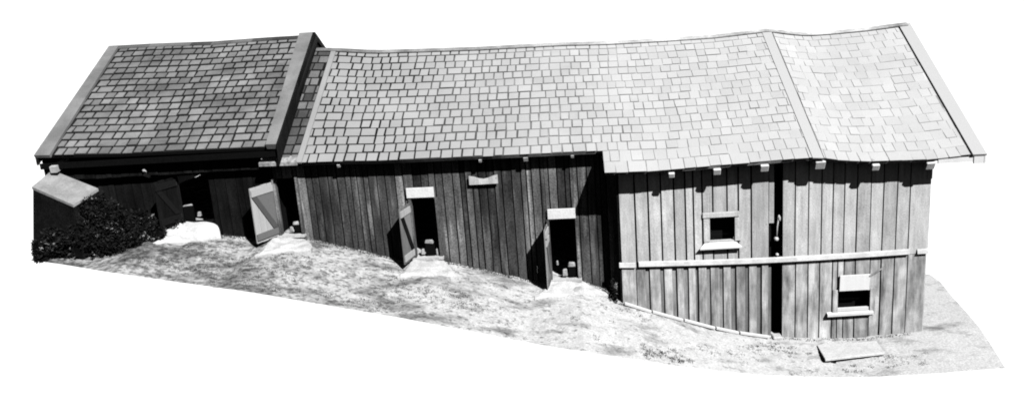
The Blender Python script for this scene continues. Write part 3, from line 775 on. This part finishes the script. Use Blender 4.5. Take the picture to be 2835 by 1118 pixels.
# small pale blocks standing in the doorways
block_m = simple('dusty_block', .33, grain=.35, gscale=16, blotch=.25, bscale=6)
def block(px, py, Y, w, h, d, label, rot=0, grp='pale blocks in the doorways'):
    c = at(px, py, Y); o = empty if False else None
    mb = MB(); j = lambda: random.uniform(-.012, .012)
    P = []
    for z in (0, h):
        for x, y in ((-w / 2, -d / 2), (w / 2, -d / 2), (w / 2, d / 2), (-w / 2, d / 2)):
            s = 1 if z == 0 else .8
            P.append((c.x + x * s * math.cos(rot) - y * s * math.sin(rot) + j(), Y + x * s * math.sin(rot) + y * s * math.cos(rot) + j(), c.z + z + j()))
    mb.hexa(P); return tag(mb.build('stone_block', block_m, None, bevel=.02), label, 'block', grp)
for i, (bx, by, w, h, lab) in enumerate((
        (1080, 612, .27, .11, 'upper pale block on the dark plinth in the middle doorway'), (1065, 640, .12, .17, 'small pale block at the left foot of the middle doorway'), (1103, 642, .13, .22, 'pale wedge-like block against the right post of the middle doorway'),
        (1441, 670, .27, .13, 'upper pale block on the dark plinth in the right doorway'), (1422, 694, .15, .22, 'pale block standing at the foot of the right doorway'), (1402, 666, .07, .13, 'smallest greyish block in the left of the right doorway'),
        (748, 565, .25, .10, 'upper pale block on the dark plinth in the left doorway'), (736, 582, .15, .15, 'lower pale block in the left doorway'),
        (473, 518, .27, .04, 'thin pale block high in the doorway of the dark house'), (503, 545, .1, .15, 'pale block low in the doorway of the dark house'), (455, 542, .08, .1, 'grey block at the left of the doorway of the dark house'))):
    block(bx, by, .66, w, h, .12, lab, rot=random.uniform(-.3, .3))
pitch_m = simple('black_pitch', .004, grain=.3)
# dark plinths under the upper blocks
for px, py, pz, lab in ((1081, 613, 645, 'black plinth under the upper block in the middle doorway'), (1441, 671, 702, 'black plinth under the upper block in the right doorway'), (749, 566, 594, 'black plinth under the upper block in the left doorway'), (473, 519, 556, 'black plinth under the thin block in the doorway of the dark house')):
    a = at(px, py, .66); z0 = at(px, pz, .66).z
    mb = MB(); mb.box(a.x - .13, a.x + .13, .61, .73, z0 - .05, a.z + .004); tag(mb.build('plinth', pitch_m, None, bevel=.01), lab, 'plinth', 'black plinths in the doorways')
# slab in the foreground
def slab():
    g0 = on_ground(2085, 905); zt = g0.z + .13
    def on_z(px, py, z):
        d = ray(px, py); return CPOS + d * ((z - CPOS.z) / d.z)
    q = [on_z(2076, 903, zt), on_z(2226, 886, zt), on_z(2205, 856, zt), on_z(2055, 867, zt)]
    slab_m = simple('slab_stone', .6, grain=.15, gscale=18, blotch=.12, bscale=3)
    root = empty('trough_slab', (g0.x + .5, g0.y + .3, g0.z), 'pale stone slab lying on small feet on the ground below the low window', 'slab')
    mb = MB(); dz = Vector((0, 0, -.07)); mb.hexa([p + dz for p in q] + q); mb.build('slab', slab_m, root, bevel=.012)
    c = sum(q, Vector()) / 4
    for p in q:
        p = p.lerp(c, .3); mb = MB(); mb.box(p.x - .07, p.x + .07, p.y - .07, p.y + .07, zg(p.x, p.y) - .05, zt - .068); mb.build('foot', tar_wood, root)
slab()
# foot stone under the slot
c = at(1955, 850, -.1); mb = MB(); mb.box(c.x - .14, c.x + .14, -.2, .12, c.z - .1, c.z + .07)
tag(mb.build('stone_block', stone, None, bevel=.03), 'pale stone at the foot of the dark slot in the pale wall', 'stone')
# chain and weight hanging in the slot
X0 = at(1955, 560, -.02)
root = empty('hanging_latch', (X0.x, -.02, X0.z - .6), 'pale hanging latch with a round weight in the dark slot of the pale wall', 'latch')
zw = at(1950, 600, 0).z
mb = MB(); mb.tube([(X0.x + .05, -.03, at(1955, 540, 0).z), (X0.x, -.03, (zw + at(1955, 540, 0).z) / 2), (X0.x - .02, -.03, zw)], .02, 6); mb.build('rod', light_wood, root, smooth=True)
def ball(cx, cy, cz, rx, rz, m_, nm='weight'):
    mb = MB(); ns, nr = 10, 7
    for i in range(nr + 1):
        ph = math.pi * i / nr
        for k in range(ns):
            t = 2 * math.pi * k / ns; mb.v.append((cx + rx * math.sin(ph) * math.cos(t), cy + rx * math.sin(ph) * math.sin(t), cz + rz * math.cos(ph)))
    for i in range(nr):
        for k in range(ns): mb.f.append((i * ns + k, (i + 1) * ns + k, (i + 1) * ns + (k + 1) % ns, i * ns + (k + 1) % ns))
    return mb.build(nm, m_, root, smooth=True)
ball(X0.x - .03, -.04, zw,   .07, .065, light_wood); ball(X0.x + .06, -.04, at(1955, 549, 0).z, .035, .08, light_wood, 'toggle'); ball(X0.x, -.02, at(1950, 640, 0).z, .05, .05, light_wood, 'knot')

# ================================================================== PLANTS
leaf_m = simple('dark_leaf', .011, island=.9, grain=.2, rough=.95, bump=0)
leaf_p = simple('pale_leaf', .14, island=.7, grain=.2, rough=.7, bump=0)
stem_m = simple('bark', .03, grain=.3)
grass_m = simple('dry_grass', .055, island=.8, grain=.1, bump=0)
def shrub(cx, cy, rx, ry, rz, n, label, xmin=-99, pale=.06, leafsize=.05, droop=0):
    z0 = zg(cx, cy)
    root = empty('shrub', (cx, cy, z0), label, 'shrub', 'shrubs round the shed')
    st = MB(); lf = MB(); lp = MB()
    tips = []
    for i in range(9):
        a = random.uniform(0, 6.28); l = random.uniform(.5, .95)
        tip = Vector((cx + math.cos(a) * rx * l, cy + math.sin(a) * ry * l, z0 + rz * random.uniform(.55, .95)))
        if tip.x < xmin: tip.x = xmin + .1
        midp = Vector((cx, cy, z0)).lerp(tip, .5) + Vector((0, 0, rz * .15))
        st.tube([(cx + random.uniform(-.1, .1), cy, z0 - .1), midp, tip], [.035, .02, .006], 5); tips += [tip, midp]
    k = 0; cl = [(random.uniform(-1, 1), random.uniform(-1, 1), random.uniform(0, 1)) for _ in range(44)]
    while k < n:
        c = random.choice(cl); p = Vector((c[0] + random.gauss(0, .15), c[1] + random.gauss(0, .15), c[2] + random.gauss(0, .13)))
        if p.x ** 2 + p.y ** 2 + (p.z * .95) ** 2 > 1.05 or p.z < -.05: continue
        q = Vector((cx + p.x * rx, cy + p.y * ry, z0 + p.z * rz))
        if q.x < xmin: continue
        k += 1
        s = leafsize * random.uniform(.6, 1.4); d = Vector((random.gauss(0, 1), random.gauss(0, 1), random.gauss(0, .7))).normalized(); e = d.orthogonal().normalized(); e.rotate(Matrix.Rotation(random.uniform(0, 6.28), 3, d))
        mb = lp if random.random() < pale * (7 if noise.noise(q * 3.5) > .28 else .3) else lf
        m0 = len(mb.v); f = d.cross(e)
        mb.v += [tuple(q - d * s), tuple(q + e * s * .45 + f * s * .1), tuple(q + d * s), tuple(q - e * s * .45 + f * s * .1)]
        mb.f.append((m0, m0 + 1, m0 + 2, m0 + 3))
    st.build('stem', stem_m, root); lf.build('foliage', leaf_m, root)
    if lp.v: lp.build('foliage', leaf_p, root)['label'] = 'pale leaves in clumps'
def shr(px, py, back, *a, **k):
    p = on_ground(px, py); shrub(p.x, p.y + back, *a, **k)
XM = at(84, 600, -1.6).x
shr(250, 648, .35, .95, .5, 1.5, 15000, 'tall dense dark shrub growing against the right side of the small shed', xmin=XM, pale=.03)
shr(130, 660, .30, .75, .3, .8, 6500, 'low dark shrub at the foot of the small shed wall', xmin=on_ground(90, 652).x + .05, pale=.05)
shr(335, 618, .35, .75, .4, .8, 7500, 'broad low dark shrub right of the tall one, before the dark plank wall', pale=.04)
shr(400, 590, .35, .65, .3, .42, 3600, 'thin low shrub beside the ramp of the dark house', pale=.1)
s4 = on_ground(1552, 762); shrub(s4.x - .08, .05, .13, .2, .62, 420, 'small dark weed at the corner where dark and pale walls meet', pale=.25, leafsize=.045)

def grass(spots, name, label, kindm=grass_m):
    mb = MB()
    for X, Y, n, r, h in spots:
        for _ in range(n):
            a = random.uniform(0, 6.28); d = r * math.sqrt(random.random()); x, y = X + math.cos(a) * d, Y + math.sin(a) * d * .7
            z = zg(x, y) - .01; hh = h * random.uniform(.4, 1); lx, ly = random.gauss(0, .4) * hh, random.gauss(0, .4) * hh; w = .009
            m0 = len(mb.v); mb.v += [(x - w, y, z), (x + w, y, z), (x + lx, y + ly, z + hh)]; mb.f.append((m0, m0 + 1, m0 + 2))
    return tag(mb.build(name, kindm, None), label, 'grass', None, 'stuff')
sp = []
for _ in range(5200):
    px, py = random.uniform(290, 2330), random.uniform(600, 945)
    p = on_ground(px, py)
    if not (yf(p.x) + .08 < p.y < YW(p.x) - .12): continue
    dens = noise.noise(Vector((p.x * .55, p.y * 1.1, 5))) + .55 * noise.noise(Vector((p.x * 1.9, p.y * 2.5, 8)))
    bias = .28 if px < 700 else (.16 if px < 1150 else (-.16 if px < 1500 else -.10))
    if dens + bias > .2: sp.append((p.x, p.y, 9, .10, .055))
for px, py, n in ((1650, 893, 12), (1700, 905, 16), (1640, 880, 8), (1985, 880, 10), (1940, 868, 8), (2160, 925, 8)):
    for _ in range(n):
        p = on_ground(px + random.gauss(0, 28), py + random.gauss(0, 6))
        if p.y > yf(p.x) + .08: sp.append((p.x, p.y, 14, .09, .07))
grass(sp, 'grass', 'thin dry grass in dark tufts over the trodden pale slope')
# grass fringe against the walls
sp = []
X = -11
while X < 9.4:
    if random.random() < (.95 if X < 1 else .8): sp.append((X, YW(X) - .1, 9, .09, .1 if X < 1 else .07))
    X += .09
grass(sp, 'grass', 'ragged grass fringe along the foot of the walls')
